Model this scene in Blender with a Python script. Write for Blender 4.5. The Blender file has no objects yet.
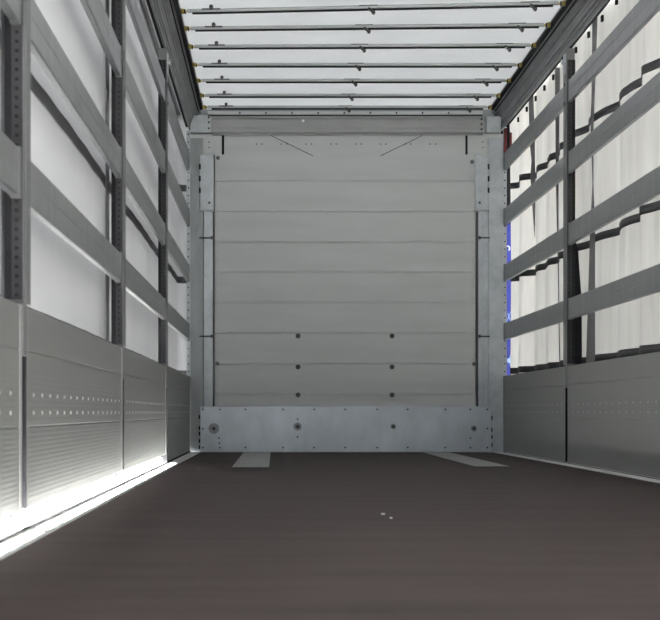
import bpy, math, random
from mathutils import Vector
random.seed(7)
PI = math.pi
scene = bpy.context.scene
col = scene.collection

# ------------------------------------------------------------------ camera, sky, sun, exposure
F = 1716.0                     # focal length in pixels of the 660 px wide frame
CX, CZ = -0.5675, 0.32         # camera stands left of the middle, low over the floor
D = 13.6                       # distance to the front wall
W = 1.2425                     # half width between the inner faces of the sides
cam_d = bpy.data.cameras.new('camera')
cam = bpy.data.objects.new('camera', cam_d); col.objects.link(cam)
cam.location = (CX, 0, CZ); cam.rotation_euler = (PI/2, 0, 0)
cam_d.sensor_fit = 'HORIZONTAL'; cam_d.sensor_width = 36
cam_d.lens = F/660*36
cam_d.shift_x = (330-275)/660; cam_d.shift_y = (412-310)/660
cam_d.clip_start = 0.05; cam_d.clip_end = 200
cam_d.dof.use_dof = True; cam_d.dof.focus_distance = 12.5; cam_d.dof.aperture_fstop = 11
scene.camera = cam

SKY = 0.85
SUN = 1250.0
ELEV = math.radians(32)
wd = bpy.data.worlds.new('overcast_sky'); scene.world = wd; wd.use_nodes = True
bg = wd.node_tree.nodes['Background']
bg.inputs['Color'].default_value = (0.86, 0.93, 1.0, 1); bg.inputs['Strength'].default_value = SKY
sun_d = bpy.data.lights.new('sun', 'SUN'); sun_d.energy = SUN; sun_d.angle = math.radians(0.6)
sun_d.color = (1.0, 0.985, 0.96)
sun = bpy.data.objects.new('sun', sun_d); col.objects.link(sun)
sun_dir = Vector((math.cos(ELEV), -0.06, -math.sin(ELEV)))      # from the left, low
sun.rotation_euler = sun_dir.to_track_quat('-Z', 'Y').to_euler()
sun.location = (-8, 5, 5)
scene.view_settings.view_transform = 'Standard'
scene.view_settings.look = 'None'
scene.view_settings.gamma = 1
scene.view_settings.use_curve_mapping = False
scene.view_settings.exposure = 0.0
scene.cycles.max_bounces = 12
scene.cycles.diffuse_bounces = 8
scene.cycles.sample_clamp_indirect = 12

# ------------------------------------------------------------------ materials
def material(name, color, rough=0.5, metal=0.0, var=0.0, scale=(4, 4, 4), bump=0.0, bscale=(40, 40, 40),
             trans=None, spec=0.5, detail=4.0, var_color=None):
    m = bpy.data.materials.new(name); m.use_nodes = True
    nt = m.node_tree; n = nt.nodes; L = nt.links
    b = n['Principled BSDF']
    b.inputs['Base Color'].default_value = (*color, 1)
    b.inputs['Roughness'].default_value = rough
    b.inputs['Metallic'].default_value = metal
    b.inputs['Specular IOR Level'].default_value = spec
    tc = n.new('ShaderNodeTexCoord')
    cs = None
    if var > 0 or var_color:
        mp = n.new('ShaderNodeMapping'); mp.inputs['Scale'].default_value = scale
        L.new(tc.outputs['Object'], mp.inputs['Vector'])
        nz = n.new('ShaderNodeTexNoise'); nz.inputs['Scale'].default_value = 1.0
        nz.inputs['Detail'].default_value = detail; nz.inputs['Roughness'].default_value = 0.6
        L.new(mp.outputs['Vector'], nz.inputs['Vector'])
        r = n.new('ShaderNodeValToRGB')
        r.color_ramp.elements[0].position = 0.3; r.color_ramp.elements[1].position = 0.7
        lo = var_color if var_color else [c*(1-var) for c in color]
        hi = color if var_color else [min(1, c*(1+var)) for c in color]
        r.color_ramp.elements[0].color = (*lo, 1); r.color_ramp.elements[1].color = (*hi, 1)
        L.new(nz.outputs['Fac'], r.inputs['Fac'])
        cs = r.outputs['Color']; L.new(cs, b.inputs['Base Color'])
    if bump > 0:
        mp = n.new('ShaderNodeMapping'); mp.inputs['Scale'].default_value = bscale
        L.new(tc.outputs['Object'], mp.inputs['Vector'])
        nz = n.new('ShaderNodeTexNoise'); nz.inputs['Scale'].default_value = 1.0; nz.inputs['Detail'].default_value = 3
        L.new(mp.outputs['Vector'], nz.inputs['Vector'])
        bp = n.new('ShaderNodeBump'); bp.inputs['Strength'].default_value = bump; bp.inputs['Distance'].default_value = 0.01
        L.new(nz.outputs['Fac'], bp.inputs['Height']); L.new(bp.outputs['Normal'], b.inputs['Normal'])
    if trans:
        t = n.new('ShaderNodeBsdfTranslucent'); t.inputs['Color'].default_value = (*color, 1)
        if cs: L.new(cs, t.inputs['Color'])
        mx = n.new('ShaderNodeMixShader'); mx.inputs['Fac'].default_value = trans
        out = n['Material Output']
        L.new(b.outputs['BSDF'], mx.inputs[1]); L.new(t.outputs['BSDF'], mx.inputs[2])
        L.new(mx.outputs['Shader'], out.inputs['Surface'])
    return m

M = {}
M['floor'] = material('brown_film_faced_plywood', (0.034, 0.0225, 0.0215), 0.6, 0, 0.42, (1.6, 7, 1), 0.2, (25, 140, 25), detail=10, spec=0.12)
M['wall'] = material('grey_painted_aluminium_plank', (0.54, 0.56, 0.555), 0.45, 0, 0.05, (1.2, 1, 9), 0.05, (3, 3, 60))
M['board'] = material('grey_anodised_board', (0.225, 0.23, 0.222), 0.42, 0.2, 0.06, (3, 1.2, 8), 0.0)
M['slat'] = material('brushed_aluminium_slat', (0.26, 0.27, 0.275), 0.34, 0.55, 0.06, (1, 5, 10), 0.6, (2, 7, 3))
M['hole_strip'] = material('dark_perforated_steel', (0.028, 0.028, 0.031), 0.55, 0.0, 0.1, (8, 8, 8), spec=0.25)
M['trim'] = material('pale_board_trim', (0.32, 0.32, 0.315), 0.45, 0.1, 0.08, (5, 3, 5))
M['hem'] = material('grey_roof_hem', (0.33, 0.33, 0.33), 0.6, 0, 0.15, (5, 3, 5))
M['ring'] = material('rubbed_steel', (0.24, 0.25, 0.26), 0.5, 0.4, 0.2, (30, 30, 30))
M['galv'] = material('galvanised_steel', (0.42, 0.45, 0.47), 0.45, 0.5, 0.14, (9, 9, 9), 0.04, (30, 30, 30))
M['kick'] = material('galvanised_kick_plate', (0.46, 0.50, 0.54), 0.36, 0.6, 0.12, (5, 5, 3), 0.05, (6, 6, 6))
M['post'] = material('painted_post_steel', (0.16, 0.165, 0.168), 0.45, 0.2, 0.08, (8, 8, 3))
M['corner'] = material('dull_corner_steel', (0.31, 0.33, 0.335), 0.5, 0.2, 0.10, (8, 8, 3))
M['rail'] = material('weathered_roof_rail_steel', (0.18, 0.185, 0.188), 0.36, 0.5, 0.3, (6, 2.5, 12), 0.08, (20, 6, 30))
M['black'] = material('black_rubber', (0.014, 0.014, 0.016), 0.8, 0, 0.2, (20, 20, 20), spec=0.1)
M['strap'] = material('black_webbing', (0.028, 0.028, 0.032), 0.7, 0, 0.2, (30, 30, 30))
M['grey_strap'] = material('dark_grey_webbing', (0.13, 0.132, 0.138), 0.6, 0, 0.1, (30, 30, 30))
M['left_tarp'] = material('dimmed_white_curtain_tarpaulin', (0.78, 0.79, 0.81), 0.5, 0, 0.03, (1, 2, 1), 0.08, (2, 3, 2), trans=0.00055)  # translucency cut to dim the strong sun, same cloth as the right side
M['right_tarp'] = material('white_curtain_tarpaulin', (0.85, 0.84, 0.81), 0.5, 0, 0.13, (3, 6, 0.9), 0.7, (4, 16, 2), trans=0.11)  # colour noise paints the shading of creases into the cloth
M['roof_tarp'] = material('white_roof_tarpaulin', (0.80, 0.83, 0.86), 0.5, 0, 0.03, (2, 2, 2), 0.25, (2, 6, 2), trans=0.0023)
M['zinc'] = material('yellow_zinc', (0.45, 0.36, 0.10), 0.35, 0.7, 0.3, (40, 40, 40))
M['bow'] = material('galvanised_bow_tube', (0.36, 0.38, 0.385), 0.4, 0.3, 0.1, (3, 10, 10))
M['bolt'] = material('dark_bolt_steel', (0.06, 0.06, 0.06), 0.4, 0.6, 0.2, (50, 50, 50))
M['rivet'] = material('bright_rivet', (0.62, 0.63, 0.62), 0.35, 0.4, 0.1, (50, 50, 50))
M['plate'] = material('steel_floor_plate', (0.26, 0.26, 0.255), 0.5, 0.3, 0.12, (5, 3, 5))
M['edge'] = material('pale_floor_edge_steel', (0.66, 0.66, 0.65), 0.5, 0.0, 0.1, (5, 3, 5))
M['blue'] = material('blue_printed_tarpaulin', (0.010, 0.022, 0.27), 0.5, 0, 0.3, (6, 6, 4), trans=0.006)
M['white_print'] = material('white_print', (0.8, 0.85, 0.9), 0.5, 0, 0.05, (6, 6, 6))
M['pale_blue_print'] = material('pale_blue_print', (0.35, 0.50, 0.85), 0.5, 0, 0.05, (6, 6, 6))
M['red'] = material('dark_red_plastic', (0.14, 0.010, 0.008), 0.5, 0, 0.2, (20, 20, 20))
M['ground'] = material('yard_asphalt', (0.045, 0.045, 0.044), 0.9, 0, 0.12, (0.6, 0.6, 0.6))
M['scrap'] = material('white_paper', (0.75, 0.75, 0.72), 0.7, 0, 0.1, (60, 60, 60))
M['smudge'] = material('rubbed_black_mark', (0.13, 0.13, 0.13), 0.6, 0.1, 0.2, (40, 40, 40))
M['header'] = material('grey_header_paint', (0.30, 0.305, 0.305), 0.45, 0.2, 0.12, (3, 6, 6), 0.05, (6, 6, 6))

# ------------------------------------------------------------------ mesh helpers
class MB:
    def __init__(s): s.v = []; s.f = []; s.m = []
    def add(s, vs, fs, mi=0):
        o = len(s.v); s.v += [tuple(v) for v in vs]
        s.f += [tuple(i+o for i in f) for f in fs]; s.m += [mi]*len(fs); return s
    def box(s, x0, x1, y0, y1, z0, z1, mi=0):
        x0, x1 = min(x0, x1), max(x0, x1)
        v = [(x0,y0,z0),(x1,y0,z0),(x1,y1,z0),(x0,y1,z0),(x0,y0,z1),(x1,y0,z1),(x1,y1,z1),(x0,y1,z1)]
        return s.add(v, [(0,3,2,1),(4,5,6,7),(0,1,5,4),(1,2,6,5),(2,3,7,6),(3,0,4,7)], mi)
    def prism(s, prof, axis, lo, hi, mi=0):
        """closed profile; axis 'x': prof=(y,z); axis 'y': prof=(x,z); axis 'z': prof=(x,y)"""
        n = len(prof)
        def P(a, b, t): return (t,a,b) if axis == 'x' else ((a,t,b) if axis == 'y' else (a,b,t))
        v = [P(a,b,lo) for a,b in prof] + [P(a,b,hi) for a,b in prof]
        f = [(i,(i+1)%n,(i+1)%n+n,i+n) for i in range(n)] + [tuple(range(n-1,-1,-1)), tuple(range(n,2*n))]
        return s.add(v, f, mi)
    def cyl(s, c, axis, r, h, seg=12, mi=0, r2=None):
        r2 = r if r2 is None else r2
        v = []
        for k, (t, rr) in enumerate(((0, r), (h, r2))):
            for i in range(seg):
                a = 2*PI*i/seg; u, w = rr*math.cos(a), rr*math.sin(a)
                d = {'x': (t,u,w), 'y': (u,t,w), 'z': (u,w,t)}[axis]
                v.append((c[0]+d[0], c[1]+d[1], c[2]+d[2]))
        f = [(i,(i+1)%seg,(i+1)%seg+seg,i+seg) for i in range(seg)] + [tuple(range(seg-1,-1,-1)), tuple(range(seg,2*seg))]
        return s.add(v, f, mi)
    def tube(s, p, q, r, seg=8, mi=0):
        p, q = Vector(p), Vector(q); d = (q-p).normalized()
        u = d.orthogonal().normalized(); w = d.cross(u)
        v = [tuple(e + r*(math.cos(2*PI*i/seg)*u + math.sin(2*PI*i/seg)*w)) for e in (p, q) for i in range(seg)]
        f = [(i,(i+1)%seg,(i+1)%seg+seg,i+seg) for i in range(seg)] + [tuple(range(seg-1,-1,-1)), tuple(range(seg,2*seg))]
        return s.add(v, f, mi)
    def build(s, name, mats, parent=None, loc=(0,0,0), bevel=0, smooth=False):
        me = bpy.data.meshes.new(name); me.from_pydata(s.v, [], s.f)
        if not isinstance(mats, (list, tuple)): mats = [mats]
        for m in mats: me.materials.append(m)
        for p, mi in zip(me.polygons, s.m): p.material_index = mi; p.use_smooth = smooth
        import bmesh
        b = bmesh.new(); b.from_mesh(me); bmesh.ops.recalc_face_normals(b, faces=b.faces); b.to_mesh(me); b.free()
        o = bpy.data.objects.new(name, me); col.objects.link(o)
        o.location = loc
        if parent: o.parent = parent
        if bevel:
            mo = o.modifiers.new('bevel', 'BEVEL'); mo.width = bevel; mo.segments = 2; mo.limit_method = 'ANGLE'
            mo.angle_limit = math.radians(40); mo.harden_normals = False
        return o

def tag(o, label=None, cat=None, group=None, kind=None):
    if label: o['label'] = label
    if cat: o['category'] = cat
    if group: o['group'] = group
    if kind: o['kind'] = kind
    return o
def empty(name, loc, label, cat, group=None):
    o = bpy.data.objects.new(name, None); col.objects.link(o); o.location = loc
    o.empty_display_size = 0.1
    return tag(o, label, cat, group)
def copy_part(o, parent, loc=None, top=False):
    c = o.copy(); col.objects.link(c); c.parent = parent
    if loc is not None: c.location = loc
    for ch in [k for k in bpy.data.objects if k.parent == o]: copy_part(ch, c)
    return c
def px(x, Y=D): return CX + (x-275)*Y/F          # measured positions on the front wall
def pz(y, Y=D): return CZ + (412-y)*Y/F

POSTS = [4.58, 7.58, 10.62]      # near edge of each intermediate post
PW = 0.13
ENDS = [1.6] + POSTS + [D]

# ------------------------------------------------------------------ the setting
g = MB(); g.box(-40, 40, -40, 60, -1.35, -1.25)
tag(g.build('ground', M['ground']), kind='structure')
fl = MB(); fl.box(-1.16, 1.16, 0.6, D+0.06, -0.03, 0.0)
floor = tag(fl.build('floor', M['floor']), kind='structure')
ub = MB(); ub.box(-1.30, 1.30, 0.6, D+0.1, -0.15, -0.031)
tag(ub.build('floor_underframe', M['rail']), kind='structure')

# front wall of horizontal hollow planks: grooves are real
seams = [pz(v) for v in (155, 181.3, 212, 242.3, 272.3, 302.5, 333, 364, 394.3)]
zt, zb = pz(155), pz(452)
prof = [(D+0.04, zb), (D, zb)]
for z in sorted(seams[1:]):
    prof += [(D, z-0.006), (D+0.004, z-0.003), (D+0.004, z+0.001), (D-0.003, z+0.003), (D-0.003, z+0.012), (D, z+0.014)]
prof += [(D, zt), (D+0.04, zt)]
w = MB(); w.prism(prof, 'x', px(215), px(475.5))
wall_front = tag(w.build('wall_front', M['wall']), kind='structure')
def bolt_mesh(r, h, seg=10):
    m = MB(); m.cyl((0,0,0), 'y', r*1.0, -h*0.4, seg); m.cyl((0,-h*0.4,0), 'y', r*0.75, -h*0.6, 6); return m
b0 = bolt_mesh(0.020, 0.014).build('bolt', M['bolt'], wall_front, (px(298), D-0.003, pz(336)))
for x, y in ((392,336),(298,367),(392,367),(298,395),(392,395)):
    copy_part(b0, wall_front, (px(x), D-0.003, pz(y)))
sb = bolt_mesh(0.016, 0.012).build('bolt', M['smudge'], wall_front, (px(217.5), D-0.003, pz(363.5)))
for x, y in ((474,364),(218,158),(472,162)): copy_part(sb, wall_front, (px(x), D-0.003, pz(y)))
rv = MB().cyl((0,0,0), 'y', 0.006, -0.003, 8).build('rivet', M['rivet'], wall_front, (px(217.3), D, pz(170)))
for s in (217.3, 473.6):
    for k in range(14):
        y = 170 + k*17
        if s == 217.3 and k == 0: continue
        copy_part(rv, wall_front, (px(s), D, pz(y)))

bk = MB(); bk.box(-1.24, 1.24, D+0.125, D+0.32, -0.03, 2.74)  # unseen backing added to stop light leaking in round the front wall
tag(bk.build('light_leak_backing', M['corner']), kind='structure')
# upper strip of the front wall with its slits and bolt pairs
up = MB(); up.box(px(190.5), px(503), D+0.004, D+0.04, pz(155)+0.001, pz(134))
upper = tag(up.build('upper_wall_panel', M['wall']), 'plain grey strip above the planked front wall, under the header beam', 'panel')
for x in (223, 466.5):
    MB().box(px(x)-0.009, px(x)+0.009, D-0.001, D+0.004, pz(154.5), pz(135.5)).build('slit', M['black'], upper)
bp = bolt_mesh(0.0065, 0.005, 8).build('bolt', M['smudge'], upper, (px(256.5), D+0.004, pz(144)))
for k in range(8):
    for d in (0, 5.5):
        if k == 0 and d == 0: continue
        copy_part(bp, upper, (px(256.5+24.8*k+d), D+0.004, pz(144)))
for x in (209, 483):
    for y in (142, 147.5): copy_part(bp, upper, (px(x), D+0.004, pz(y)))
for (xa, xb, side) in ((270, 313, 'left'), (423.5, 380.5, 'right')):
    c = MB().tube((px(xa), D-0.004, pz(135)), (px(xb), D-0.006, pz(156)), 0.0026)
    tag(c.build('cord', M['bolt']), 'thin dark cord slanting down from the header beam, the %s one' % side, 'cord')

# roof sheet
R0, R1 = 0.6, D+0.2
nx, ny = 24, 220
rm = MB()
for j in range(ny+1):
    y = R0 + (R1-R0)*j/ny
    for i in range(nx+1):
        x = -1.47 + 2.94*i/nx
        sag = 0.006*math.cos(2*PI*(y-13.5)/0.56)
        rm.v.append((x, y, 2.748 + sag + 0.002*math.sin(9*x+3*y)))
rm.f = [(j*(nx+1)+i, j*(nx+1)+i+1, (j+1)*(nx+1)+i+1, (j+1)*(nx+1)+i) for j in range(ny) for i in range(nx)]
rm.m = [0]*len(rm.f)
ceiling = tag(rm.build('ceiling', M['roof_tarp'], smooth=True), kind='structure')

# ------------------------------------------------------------------ header beam, roof front rail
hb = empty('header_beam', (0, D, 2.5), 'long grey header beam across the top of the front wall', 'beam')
hp = [(-0.015+0, 0.015), (-0.03, 0.02), (-0.03, 0.05), (-0.022, 0.06), (-0.022, 0.125), (-0.035, 0.135), (-0.035, 0.15), (0.04, 0.15), (0.04, 0.0), (-0.015, 0.0)]
z0 = pz(135.5)-2.5
MB().prism([(a, b+z0) for a, b in hp], 'x', px(212), px(483)).build('beam', M['header'], hb, bevel=0.003)
lb = MB(); lb.box(px(190.5), px(211.5), -0.03, 0.04, pz(133)-2.5, pz(116)-2.5)
lb = lb.build('end_block', M['galv'], hb, bevel=0.003)
rb = MB(); rb.box(px(486), px(500.5), -0.03, 0.04, pz(133)-2.5, pz(117)-2.5)
rb = rb.build('end_block', M['galv'], hb, bevel=0.003)
for x, y in ((209, 118), (209, 123), (209, 129)):
    MB().cyl((px(x), -0.031, pz(y)-2.5), 'y', 0.009, -0.003, 8).build('bolt', M['bolt'], lb)
for x, y in ((481, 120), (481, 125), (481, 130)):
    MB().cyl((px(x), -0.036, pz(y)-2.5), 'y', 0.009, -0.003, 8).build('bolt', M['bolt'], hb)
MB().cyl((px(303), -0.030, pz(121.5)-2.5), 'y', 0.012, -0.004, 8).build('plug', M['scrap'], hb)
fr = MB(); fr.box(px(208), px(482), D-0.05, D+0.04, pz(115.6), pz(112.4)); fr.box(px(208), px(482), D-0.035, D+0.04, pz(116.6), pz(115.6), 1)
fr = tag(fr.build('roof_front_rail', [M['wall'], M['black']]), 'slim pale rail along the front end of the roof sheet, on the header beam', 'rail')
rr = MB().cyl((0,0,0), 'y', 0.008, -0.004, 8).build('rivet', M['bolt'], fr, (px(240), D-0.05, pz(114)))
for k in range(1, 9): copy_part(rr, fr, (px(240+26*k), D-0.05, pz(114)))

# ------------------------------------------------------------------ corner posts, channels, kick plate, brackets
def holed_strip(x0, x1, z0, z1, pitch, r, depth, y=0.0):
    """plate facing -Y with real round holes, one column"""
    m = MB(); cxm = (x0+x1)/2; n = max(1, int((z1-z0)/pitch)); p = (z1-z0)/n; seg = 8
    for k in range(n):
        a, b = z0+k*p, z0+(k+1)*p; c = (a+b)/2
        ring = [(cxm+r*math.cos(2*PI*(i+.5)/seg), c+r*math.sin(2*PI*(i+.5)/seg)) for i in range(seg)]
        cor = [(x1,b),(x0,b),(x0,a),(x1,a)]
        v = [(q[0], y, q[1]) for q in ring] + [(q[0], y, q[1]) for q in cor] + [(q[0], y+depth, q[1]) for q in ring]
        # ring index: 0,1 right-top, 2.. etc
        f = [(0,1,8),(1,2,9,8),(2,3,9),(3,4,10,9),(4,5,10),(5,6,11,10),(6,7,11),(7,0,8,11)]
        m.add(v, f, 0)
        o = len(m.v)-len(v)
        m.f += [(o+i, o+(i+1)%8, o+12+(i+1)%8, o+12+i) for i in range(8)] + [tuple(o+12+i for i in range(8))]
        m.m += [1]*9
    return m

for side, s in (('left', -1), ('right', 1)):
    xa, xb = (px(190.3), px(203.3)) if s < 0 else (px(503), px(488.3))
    t = empty('corner_post', (xa, D, 0.0), 'tall dull grey corner post of the front wall, %s side' % side, 'post')
    m = MB(); m.box(0, xb-xa, -0.008 if s > 0 else -0.004, 0.12, 0.0, 2.49)
    m.build('column', M['corner'] if s < 0 else M['galv'], t, bevel=0.003)
    h = holed_strip(min(0, s*0.03), max(0, s*0.03), 0.55, 2.55, 0.06, 0.006, 0.008, 0.0)
    h.build('hole_strip', [M['galv'], M['black']], t)
    # channel beside it
    ca, cb = (px(203.8), px(213.2)) if s < 0 else (px(477.4), px(488.0))
    t2 = empty('wall_channel', ((ca+cb)/2, D, 0.36), 'upright galvanised channel beside the %s corner post' % side, 'channel')
    m = MB(); c = (ca+cb)/2; hw = (cb-ca)/2
    m.box(-hw, hw, -0.006, 0.03, 0.0, pz(209)-0.36)
    if s > 0: m.box(-0.006, 0.006, -0.010, 0.0, 0.0, pz(212)-0.36)
    m.build('channel', M['galv'], t2, bevel=0.002)
    e = hw-0.004 if s < 0 else -hw-0.006
    MB().box(e+0.0, e+0.012, -0.009, -0.002 if True else 0, 0.0, pz(209)-0.36).build('seal', M['bolt'], t2)
    for y in (238, 336.5):
        xh = (px(199.5), px(212)) if s < 0 else (px(479), px(489.5))
        k = MB(); z = pz(y)-0.36
        k.tube((xh[0]-c, -0.02, z), (xh[1]-c, -0.02, z), 0.006); k.cyl((xh[1 if s<0 else 0]-c, -0.032, z), 'y', 0.014, 0.026, 8)
        k.build('tie_hook', M['bolt'], t2)
    # bracket plate with black slots on its outer edge
    ba, bb = (px(200), px(213.8)) if s < 0 else (px(475), px(488.3))
    t3 = empty('bracket_plate', ((ba+bb)/2, D-0.012, pz(210)), 'flat galvanised bracket plate with black edge slots, upper %s of front wall' % side, 'bracket')
    hw = (bb-ba)/2; H = pz(155)-pz(210)
    MB().box(-hw, hw, -0.006, 0.004, 0.0, H).build('plate', M['galv'], t3, bevel=0.002)
    for y in (167, 179, 190.5):
        xo = -hw if s < 0 else hw
        MB().box(xo-0.007, xo+0.007, -0.009, 0.003, pz(y+2.6)-pz(210), pz(y-2.6)-pz(210)).build('slot', M['black'], t3)
    xo = hw-0.035 if s < 0 else -hw+0.035
    MB().cyl((xo, -0.006, pz(203)-pz(210)), 'y', 0.010, -0.004, 8).build('bolt', M['bolt'], t3)
    MB().box(-hw-0.01, hw+0.006, -0.010, 0.004, -0.014, -0.002).build('bottom_lip', M['corner'], t3)

kp = empty('kick_plate', (0, D-0.01, 0), 'broad galvanised kick plate along the foot of the front wall', 'plate')
MB().box(px(200.3), px(491), -0.014, 0.0015, 0.003, pz(406.5)).build('sheet', M['kick'], kp, bevel=0.003)
b1 = MB().cyl((0,0,0), 'y', 0.0075, -0.005, 8).build('bolt', M['bolt'], kp, (px(203), -0.014, pz(409.5)))
for x in (220, 245.5, 283, 314, 345, 377, 407.5, 445, 470, 487): copy_part(b1, kp, (px(x), -0.014, pz(409.5)))
for x in (203, 220, 245.5, 283, 314, 345, 377, 407.5, 445, 470, 487): copy_part(b1, kp, (px(x), -0.014, pz(447.5)))
for x, y in ((203, 428.5), (487, 428.5), (219.5, 443), (219, 438), (470, 438), (297.5, 419), (297.5, 437)): copy_part(b1, kp, (px(x), -0.014, pz(y)))
for x, y, r in ((214, 428.5, 0.042), (297.5, 426.5, 0.032), (393, 426.5, 0.022), (473.5, 428.5, 0.024)):
    t = MB().cyl((0,0,0), 'y', r, -0.002, 20).build('rubbed_ring', M['ring'], kp, (px(x), -0.014, pz(y)))
    MB().cyl((0,-0.002,0), 'y', 0.014, -0.012, 10).build('bolt', M['bolt'], t)
for xe, ys in ((199.6, (417, 428, 433.5, 441, 447)), (491.4, (418, 430, 437, 445))):
    for y in ys: MB().box(px(xe)-0.006, px(xe)+0.006, -0.013, 0.004, pz(y+1.9), pz(y-1.9)).build('slot', M['black'], kp)

# ------------------------------------------------------------------ roof rails (cantrails)
for side, s in (('left', -1), ('right', 1)):
    t = empty('roof_rail', (s*W, D/2, 2.575), 'stepped weathered steel rail running along the %s edge of the roof' % side, 'rail')
    pr = [(-0.080, 0.170), (-0.080, 0.140), (-0.074, 0.133), (-0.062, 0.131), (-0.060, 0.119), (-0.050, 0.108), (-0.038, 0.102), (-0.036, 0.090), (-0.028, 0.088),
          (-0.026, 0.072), (-0.020, 0.062), (-0.018, 0.042), (-0.008, 0.039), (-0.008, 0.022), (0.0, 0.018), (0.0, 0.0), (0.014, 0.0), (0.014, 0.170)]
    MB().prism([(s*a, b) for a, b in pr], 'y', 0.6-D/2, D/2+0.2).build('profile', M['rail'], t)
    MB().box(s*(-0.070), s*(-0.063), 0.6-D/2, D/2, 0.126, 0.1305).build('shadow_gap', M['black'], t)  # thin black strip stands in for the shadow gap under the lip
    MB().box(s*0.0145, s*0.032, 0.6-D/2, D/2, 0.002, 0.03).build('curtain_track', M['black'], t)
    MB().box(s*0.078, s*0.110, 0.6-D/2, D/2+0.2, 0.12, 0.162).build('rain_gutter', M['rail'], t)
    MB().box(s*(-0.103), s*(-0.0815), 0.6-D/2, D/2-0.02, 0.136, 0.158).build('sliding_roof_track', M['black'], t)
    MB().box(s*(-0.111), s*(-0.1035), 0.6-D/2, D/2-0.02, 0.153, 0.157).build('roof_hem', M['hem'], t)

# ------------------------------------------------------------------ roof bows
def make_bow():
    t = empty('roof_bow', (0, 0, 2.70), '', 'roof bow', 'roof bows under the sheet')
    pr = [(-0.011, 0.002), (-0.014, 0.005), (-0.014, 0.016), (-0.010, 0.022), (0.010, 0.022), (0.014, 0.016), (0.014, 0.005), (0.011, 0.002)]
    MB().prism(pr, 'x', -1.095, 1.095).build('tube', M['bow'], t)
    MB().box(-1.065, 1.065, -0.008, 0.016, -0.006, 0.002).build('underside_shade', M['black'], t)  # black strip paints the shade along the underside of the tube
    for s in (-1, 1):
        m = MB(); m.box(s*1.095, s*1.135, -0.007, 0.007, 0.004, 0.016); m.cyl((s*1.125, 0, -0.004), 'z', 0.010, 0.03, 8)
        eb = m.build('end_bracket', M['zinc'], t)
        m = MB(); m.box(s*1.105, s*1.113, -0.018, 0.018, -0.002, 0.02); m.build('bracket_clamp', M['black'], eb)
    for xk, up in ((-0.95, 1), (-0.015, 0), (0.93, 0)):
        m = MB(); m.box(xk-0.055, xk+0.055, -0.019, -0.010, 0.018 if not up else 0.014, 0.022)
        if up: m.cyl((xk, -0.018, 0.032), 'y', 0.013, 0.012, 8); m.box(xk-0.008, xk+0.008, -0.020, -0.012, 0.012, 0.03)
        else:
            m.tube((xk+0.0, -0.016, 0.004), (xk+0.035, -0.018, -0.028), 0.009); m.cyl((xk+0.03, -0.028, -0.024), 'y', 0.012, 0.02, 8)
        m.build('clip', M['bolt'], t)
    return t
proto = make_bow()
bows = [(13.46, 0), (12.96, 0), (12.38, 0), (11.82, 0.003), (11.21, -0.02), (10.65, -0.045), (10.14, -0.09), (9.62, 0), (9.08, 0)]
words_ = ['hard against the header beam', 'second from the header beam', 'third from the header beam', 'fourth from the header beam', 'fifth from the header beam',
          'sixth from the header beam', 'seventh from the header beam', 'eighth from the header beam', 'ninth from the header beam']
for i, (y, rz) in enumerate(bows):
    o = proto if i == 0 else copy_part(proto, None)
    o.location = (0, y, 2.70); o.rotation_euler.z = rz
    o['label'] = 'thin grey tube bow across the white roof, ' + words_[i]

# ------------------------------------------------------------------ posts
def make_post(s):
    t = empty('side_post', (0, 0, 0), '', 'post')
    m = MB()      # inner cover and folded sides
    m.box(s*(W-0.0045), s*(W-0.002), 0, PW, 0.612, 2.574)
    m.box(s*(W-0.0015), s*(W+0.047), 0.010, PW-0.004, 0.615, 2.574)
    m.build('post_body', M['post'], t, bevel=0.002)
    x0, x1 = sorted((s*(W-0.001), s*(W+0.029)))
    holed_strip(x0, x1, 0.62, 2.5, 0.025, 0.0055, 0.006, -0.001).build('hole_strip', [M['hole_strip'], M['black']], t)
    MB().box(s*(W+0.0295), s*(W+0.048), -0.001, 0.005, 0.62, 2.5).build('recess_shade', M['black'], t)  # flat black strip stands in for the shade inside the post's recess
    MB().box(s*(W-0.0045), s*(W+0.02), -0.012, 0.052, 0.47, 0.6115).build('lower_tongue', M['post'], t, bevel=0.002)
    MB().box(s*(W-0.0065), s*(W-0.0045), 0.03, 0.10, 0.62, 2.54).build('face_rib', M['post'], t, bevel=0.001)
    MB().box(s*(W+0.0275), s*(W+0.031), -0.035, 0.085, 0.036, 0.612).build('gap_sun_block', M['black'], t)  # added black sheet, blocks the sun through the gap between boards
    m = MB(); m.box(s*(W-0.010), s*(W-0.0045), 0.02, 0.10, 2.42, 2.545); m.cyl((s*(W-0.008), 0.07, 2.50), 'x', 0.016, -s*0.02, 10)
    m.build('head_bracket', M['galv'], t)
    for z in (2.36, 2.24):
        MB().cyl((s*(W-0.005), 0.07, z), 'x', 0.012, -s*0.006, 8).build('bolt', M['bolt'], t)
    return t
pl = {-1: {10.62: 'third of the left-hand posts, nearest the front wall', 7.58: 'middle one of the three left-hand posts', 4.58: 'beside the left picture edge, largest of the left-hand posts'},
      1: {10.62: 'on the right side, between the two tall boards', 7.58: 'on the right side, beyond the right picture edge', 4.58: 'on the right side, closest to the viewer'}}
for s in (-1, 1):
    p0 = make_post(s)
    for i, y in enumerate([10.62, 7.58, 4.58] if s < 0 else [10.62, 7.58]):
        o = p0 if i == 0 else copy_part(p0, None)
        o.location = (0, y, 0)
        o['label'] = 'perforated grey post, ' + pl[s][y]

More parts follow.
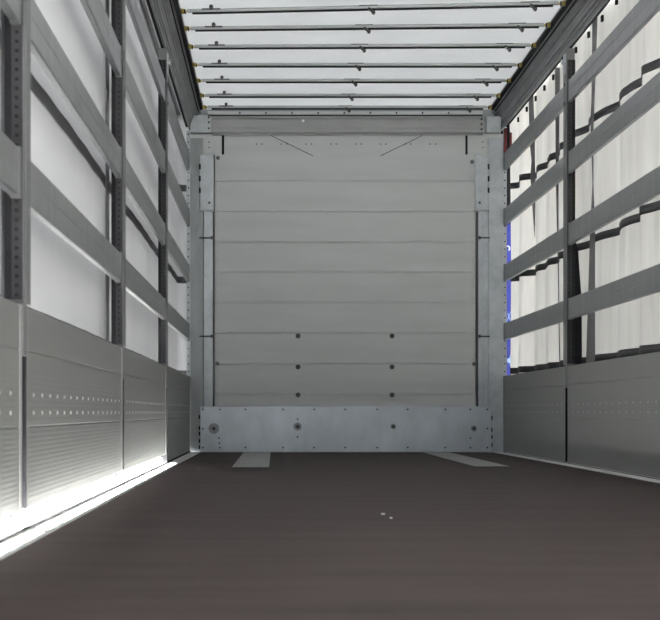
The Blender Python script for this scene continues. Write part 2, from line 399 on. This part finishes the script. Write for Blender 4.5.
# ------------------------------------------------------------------ slats
SL = [(0.893, 1.022), (1.355, 1.485), (1.800, 1.930), (2.238, 2.372)]
def slat(s, y0, y1, k, label):
    z0, z1 = SL[k]
    t = empty('guard_lath', (s*(W+0.016), (y0+y1)/2, z0), label, 'slat', 'grey slats of the %s side' % ('left' if s < 0 else 'right'))
    h = z1-z0; L = (y1-y0)/2-0.002
    pr = [(-0.012, 0.004), (-0.008, 0), (0.011, 0), (0.011, h), (-0.008, h), (-0.012, h-0.004), (-0.012, h*0.5+0.004), (-0.0105, h*0.5), (-0.012, h*0.5-0.004)]
    MB().prism([(s*a, b) for a, b in pr], 'y', -L+0.03, L-0.03).build('slat_profile', M['slat'], t)
    c = MB().prism([(s*a, b) for a, b in [(-0.0145, -0.003), (0.012, -0.003), (0.012, h+0.003), (-0.0145, h+0.003)]], 'y', -L, -L+0.03)
    c = c.build('end_cap', M['post'], t)
    copy_part(c, t, (0, 2*L-0.03, 0))
    return t
rown = ['lowest', 'second lowest', 'second highest', 'topmost']
bay_words = {(-1, 3): 'left side, next to the front wall', (-1, 2): 'left side, between the two farther posts', (-1, 1): 'left side, between the two nearer posts', (-1, 0): 'left side, cut by the left picture edge',
             (1, 3): 'right side, by the front wall', (1, 2): 'right side, at the picture edge', (1, 1): 'right side, nearest the viewer'}
for s in (-1, 1):
    for b in (3, 2, 1, 0):
        if (s, b) not in bay_words: continue
        y0 = ENDS[b] + (PW if b else 0); y1 = ENDS[b+1] - (0.002)
        for k in range(4):
            if (s, b) == (-1, 0) and k == 3: continue
            slat(s, y0, y1, k, 'grey slat, %s of its bay, %s' % (rown[k], bay_words[(s, b)]))

# ------------------------------------------------------------------ drop boards
def board(s, y0, y1, label, gap):
    t = empty('drop_board', (s*W, (y0+y1)/2, gap), label, 'board')
    L = (y1-y0)/2; zt = 0.605-gap
    pr = [(0.025, 0), (0, 0)]
    z = 0.0
    # fine horizontal ribs below, smooth plank above, two seams
    s1, s2 = 0.28-gap, 0.487-gap
    z = 0.02
    while z < s1-0.02:
        pr += [(0, z), (-0.0004, z+0.004), (-0.0004, z+0.009), (0, z+0.013)]; z += 0.0135
    pr += [(0, s1-0.004), (0.004, s1-0.002), (0.004, s1+0.001), (0, s1+0.003)]
    z = s1+0.010
    while z < s1+0.15:
        pr += [(0, z), (-0.0002, z+0.004), (-0.0002, z+0.010), (0, z+0.014)]; z += 0.016
    pr += [(0, s2-0.004), (0.004, s2-0.002), (0.004, s2+0.001), (0, s2+0.003), (0, zt-0.003), (0.003, zt), (0.022, zt), (0.025, zt-0.003)]
    MB().prism([(s*a, b) for a, b in pr], 'y', -L+0.028, L-0.028).build('panel', M['board'], t)
    tr = MB().prism([(s*a, b) for a, b in [(-0.003, 0), (0.027, 0), (0.027, zt), (-0.003, zt)]], 'y', -L, -L+0.028)
    tr = tr.build('edge_trim', M['trim'], t, bevel=0.002); copy_part(tr, t, (0, 2*L-0.028, 0))
    MB().box(s*(-0.003), s*0.027, -L-0.006, -L-0.0003, 0, zt-0.002).build('rubber_edge', M['black'], t)
    r = MB().cyl((0,0,0), 'x', 0.0065, -s*0.003, 8, r2=0.004).build('rivet', M['rivet'], t, (0, -L+0.15, 0.318-gap))
    n = int((2*L-0.25)/0.175)
    for k in range(n+1):
        for z in (0.318, 0.368):
            if k == 0 and z == 0.318: continue
            copy_part(r, t, (0, -L+0.15+k*0.175, z-gap))
    return t
bw = {(-1, 3): 'in shade next to the front wall', (-1, 2): 'between the two farther left posts, sunlit along its foot', (-1, 1): 'between the two nearer left posts, glowing along its foot', (-1, 0): 'cut by the left picture edge',
      (1, 3): 'between front wall and the right post', (1, 2): 'cut by the right picture edge', (1, 1): 'nearest the viewer'}
for (s, b), wd_ in bw.items():
    y0 = ENDS[b] + (0.064 if b else 0); y1 = ENDS[b+1] + (-0.020 if b < 3 else -0.003)
    gap = 0.058 if (s < 0 and b < 3) else 0.008
    board(s, y0, y1, 'low grey side board, %s, %s' % ('left' if s < 0 else 'right', wd_), gap)

# floor edge profiles
for side, s in (('left', -1), ('right', 1)):
    t = empty('floor_edge_profile', (s*1.2, D/2, 0), 'pale steel strip on the floor along the foot of the %s boards' % side, 'strip')
    MB().prism([(s*a, b) for a, b in [(1.162-1.2, -0.028), (1.162-1.2, 0.001), (1.165-1.2, 0.003), (0.085, 0.003), (0.085, -0.028)]], 'y', 0.6-D/2, D/2-0.02).build('strip', M['edge'], t)
    MB().box(s*0.034, s*0.040, 0.6-D/2, D/2-0.02, 0.003, 0.013 if s < 0 else 0.006).build('ridge', M['black'], t)
    if s < 0:
        # unseen lips added to keep the sun out under the last and nearest bays
        MB().box(s*0.07, s*0.08, POSTS[2]+0.1-D/2, D/2+0.2, 0.0035, 0.16).build('sun_block_lip', M['corner'], t)
        MB().box(s*0.07, s*0.08, 0.6-D/2, 3.5-D/2, 0.0035, 0.16).build('sun_block_lip', M['corner'], t)

# steel plates let into the floor
for side, xa, xb in (('left', px(232, 9.88), px(269, 9.88)), ('right', px(475, 10.02), px(509.7, 10.02))):
    m = MB(); m.box(xa, xb, 9.9 if side == 'left' else 10.03, D-0.03, 0.0005, 0.0035)
    tag(m.build('floor_plate', M['plate'], bevel=0.001), 'long flat steel plate let into the brown floor, the %s one' % side, 'plate')
for x, y, r, wd_ in ((383, 514.5, 0.006, 'larger'), (391, 518.5, 0.004, 'smaller')):
    Y = CZ*F/(y-412)
    m = MB(); m.prism([(-r, -r*1.2), (r*.6, -r*2), (r*1.1, r*.4), (0, r*2.2), (-r*.8, r)], 'z', 0, 0.003)
    tag(m.build('paper_scrap', M['scrap'], loc=(px(x, Y), Y, 0.0005)), '%s of two white specks lying on the brown floor' % wd_, 'scrap')

# ------------------------------------------------------------------ left curtain
XL = -(W+0.105)
def sheet(path, zs, mat, name, parent=None, wob=0.0):
    m = MB(); n = len(path)
    for j, z in enumerate(zs):
        for i, (x, y) in enumerate(path):
            m.v.append((x + wob*math.sin(3*z+5*y), y + wob*2*math.sin(2.3*z+2*i), z))
    m.f = [(j*n+i, j*n+i+1, (j+1)*n+i+1, (j+1)*n+i) for j in range(len(zs)-1) for i in range(n-1)]
    m.m = [0]*len(m.f)
    return m.build(name, mat, parent, smooth=True)
def left_x(y): return XL + 0.003*math.sin(2.1*y) + 0.0015*math.sin(11*y)
lc = empty('side_curtain', (XL, D/2, 0.1), 'smooth white curtain closing the left side behind the slats', 'curtain')
inv = Vector(lc.location)
pathL = [(left_x(y)-inv.x, y-inv.y) for y in [0.6+(D+0.06-0.6)*i/260 for i in range(261)]]
x_, y_ = pathL[-1]; pathL += [(x_+0.07*(1-math.cos(a)), y_+0.07*math.sin(a)) for a in (0.4, 0.8, 1.2, 1.57)] + [(x_+0.125, y_+0.07)]
sheet(pathL, [0.03+2.43*i/10 for i in range(11)]+[2.64], M['left_tarp'], 'cloth', lc)
for z in (0.625, 1.375, 2.11):
    pb = [(a+0.006, b) for a, b in pathL]
    m = MB()
    n = len(pb)
    for zz, dx in ((z-0.027, 0), (z+0.027, 0), (z+0.027, -0.003), (z-0.027, -0.003)):
        m.v += [(a+dx, b, zz-0.1) for a, b in pb]
    for r_ in range(4):
        q = (r_+1) % 4
        m.f += [(r_*n+i, r_*n+i+1, q*n+i+1, q*n+i) for i in range(n-1)]
    m.m = [0]*len(m.f)
    m.build('cross_strap', M['grey_strap'], lc)
for y in (1.85, 4.90, 7.90):
    m = MB(); x = left_x(y)-inv.x
    m.box(x+0.010, x+0.014, y-0.07-inv.y, y+0.07-inv.y, 0.0, 2.42)
    m.build('hanging_strap', M['grey_strap'], lc)

# ------------------------------------------------------------------ right curtain (pleated)
def P(p, Y): return (px(p, Y), Y)
fold = [P(511,13.6), P(519.5,13.55), P(520,13.1), P(536.5,13.0), P(537,12.6), P(548,12.45), P(548.5,12.1), P(560,11.95), P(560.5,11.6), P(573,11.4),
        P(573.5,11.1), P(591,10.8), P(591.5,10.5), P(620,10.0), P(620.5,9.65), P(642,9.3), P(642.5,9.0), P(665,8.72)]
y = 8.3
while y > 0.8:
    fold += [(1.345+0.012*math.sin(y*3), y), (1.42+0.01*math.cos(y*5), y-0.30)]; y -= 0.62
def resample(pts, k=6):
    """rounds the pleats a little"""
    out = []
    n = len(pts)
    for i in range(n):
        a = Vector(pts[i])
        if i in (0, n-1): out.append(a); continue
        p_, q_ = Vector(pts[i-1]), Vector(pts[i+1])
        d1 = min(0.05, (p_-a).length*0.3); d2 = min(0.05, (q_-a).length*0.3)
        s_, e_ = a+(p_-a).normalized()*d1, a+(q_-a).normalized()*d2
        for j in range(k+1):
            t = j/k; out.append((1-t)**2*s_ + 2*t*(1-t)*a + t*t*e_)
    fin = [out[0]]
    for v in out[1:]:
        L = (v-fin[-1]).length
        if L < 1e-5: continue
        nn = max(1, int(L/0.06))
        b = fin[-1]
        for j in range(1, nn+1): fin.append(b.lerp(v, j/nn))
    return [(v.x, v.y) for v in fin]
rc_path = resample(fold)
rc = empty('side_curtain', (1.38, D/2, 0.0), 'white pleated curtain hanging behind the slats on the right side', 'curtain')
def rx(x, y, z):      # the cloth's own slow waves
    return x + 0.006*math.sin(2.2*z+1.7*y) + 0.006*math.sin(15*y+0.8*z), y + 0.012*math.sin(1.9*z+2.6*y)
def curtain_band(path, z0, z1, nz, off, mat, name, thick=0.0):
    m = MB(); n = len(path); rows = []
    for j in range(nz+1):
        z = z0+(z1-z0)*j/nz
        for i, (x, y) in enumerate(path):
            x2, y2 = rx(x, y, z)
            # offset towards the inside, across the local direction of the cloth
            a, b = path[max(0, i-1)], path[min(n-1, i+1)]
            d = Vector((b[0]-a[0], b[1]-a[1])); d.normalize()
            nx_, ny_ = d.y, -d.x
            m.v.append((x2+nx_*off-1.38, y2+ny_*off-D/2, z))
    m.f = [(j*n+i, j*n+i+1, (j+1)*n+i+1, (j+1)*n+i) for j in range(nz) for i in range(n-1)]; m.m = [0]*len(m.f)
    o = m.build(name, mat, rc, smooth=True)
    if thick:
        mo = o.modifiers.new('thick', 'SOLIDIFY'); mo.thickness = thick; mo.offset = 0
    return o
curtain_band(rc_path, 0.08, 2.74, 32, 0, M['right_tarp'], 'cloth')
for z in (0.645, 1.378, 2.112):
    curtain_band(rc_path, z-0.024, z+0.024, 1, 0.004, M['strap'], 'cross_strap', 0.003)
# hanging straps: (pixel left/right at the top, at the bottom), distance, z range -> stand just inside the cloth, turned towards the rear
def hang(prof, z0s, name, mat, dist):
    """prof: list of (z, pixel_left, pixel_right) measured along the strap at distance dist"""
    m = MB(); n = len(prof)
    for yy in (0.0, 0.004):
        for z, a, b in prof:
            m.v += [(px(a, dist)-1.38, dist+yy-D/2, z), (px(b, dist)-1.38, dist+yy+0.03-D/2, z)]
    k = 2*n
    for i in range(n-1):
        m.f += [(2*i, 2*i+1, 2*i+3, 2*i+2), (k+2*i, k+2*i+2, k+2*i+3, k+2*i+1), (2*i, 2*i+2, k+2*i+2, k+2*i), (2*i+1, k+2*i+1, k+2*i+3, 2*i+3)]
    m.f += [(0, k, k+1, 1), (2*n-2, 2*n-1, k+2*n-1, k+2*n-2)]
    m.m = [0]*len(m.f)
    return m.build(name, mat, rc)
hang([(1.62, 534.5, 535.2), (1.85, 532.5, 536), (2.08, 530.5, 536), (2.2, 531.5, 535.5), (2.35, 529.5, 535.5), (2.71, 528.5, 534)], None, 'hanging_strap', M['grey_strap'], 12.82)
hang([(0.60, 559.5, 562.5), (1.3, 558, 562.5), (1.9, 556, 562.5), (2.71, 555, 562.5)], None, 'hanging_strap', M['grey_strap'], 11.90)
hang([(0.60, 586, 596), (1.0, 588, 596), (1.4, 590, 596), (1.7, 592.6, 594.4), (2.05, 590.5, 594.5), (2.2, 591.5, 595.5), (2.71, 592.5, 598.5)], None, 'hanging_strap', M['grey_strap'], 10.35)
hang([(0.60, 572.5, 584), (1.0, 572.5, 582.8), (1.35, 572.5, 579), (1.45, 572.5, 575), (2.0, 572.5, 574), (2.10, 572.5, 574)], None, 'dark_gap', M['black'], 10.95)  # tapering black sheet stands in for the dark gap between curtain panels
yk = 13.2
k0 = None
while yk > 6.0:
    i = min(range(len(rc_path)), key=lambda q: abs(rc_path[q][1]-yk))
    x_, y_ = rc_path[i]
    if k0 is None:
        m = MB(); m.box(-0.005, 0.008, -0.016, 0.016, -0.034, 0.0); m.cyl((-0.005, 0, -0.016), 'x', 0.014, 0.012, 8)
        k0 = m.build('curtain_roller', M['black'], rc, (W+0.062-1.38, y_-D/2, 2.590))
    else: copy_part(k0, rc, (W+0.062-1.38, y_-D/2, 2.590))
    yk -= 0.42

# blue printed tarpaulin showing between the corner post and the curtain
t = empty('printed_tarpaulin', (px(510), D+0.17, 0.4), 'narrow bright blue printed strip of tarpaulin right of the front wall', 'tarpaulin')
def bpx(x, z=None): return (px(x, D+0.17)-px(510))
MB().box(px(499, D+.17)-px(510), px(516, D+.17)-px(510), 0, 0.003, -0.43, pz(222)-0.4).build('sheet', M['blue'], t)
MB().box(px(499, D+.17)-px(510), px(516, D+.17)-px(510), 0, 0.003, pz(222)-0.4, 2.2).build('black_border', M['black'], t)
Y2 = D+0.17
dsk = MB().cyl((px(509.3, Y2)-px(510), -0.001, pz(360.5, Y2)-0.4), 'y', 0.020, -0.002, 16)
dsk.build('printed_dot', M['pale_blue_print'], t)
for a, b in (((509.3, 360.5), (511.5, 350)), ((509.3, 360.5), (512, 373)), ((506.5, 322), (511.5, 310)), ((507.5, 313), (511.8, 324))):
    MB().tube((px(a[0], Y2)-px(510), -0.002, pz(a[1], Y2)-0.4), (px(b[0], Y2)-px(510), -0.002, pz(b[1], Y2)-0.4), 0.0028, 6).build('printed_line', M['pale_blue_print'], t)
# white printed letter remnant: a bowl open to the left
m = MB(); c = (px(507.6, Y2)-px(510), pz(248.5, Y2)-0.4)
arc = [(c[0]+0.016*math.cos(a), c[1]+0.020*math.sin(a)) for a in [math.radians(v) for v in range(-60, 151, 30)]]
for p_, q_ in zip(arc, arc[1:]): m.tube((p_[0], -0.002, p_[1]), (q_[0], -0.002, q_[1]), 0.006, 6)
m.build('printed_letter', M['white_print'], t)

t = empty('marker_lamp', (px(507.0), D-0.04, 2.40), 'dark red marker lamp at the upper right corner of the front wall', 'lamp')
MB().box(-0.028, -0.005, 0, 0.03, -0.03, 0.16).build('lens', M['red'], t, bevel=0.003)
MB().box(-0.004, 0.016, 0, 0.03, -0.03, 0.19).build('rubber_body', M['black'], t, bevel=0.003)
MB().box(0.017, 0.034, 0, 0.03, -0.03, 0.13).build('lens', M['red'], t, bevel=0.003)
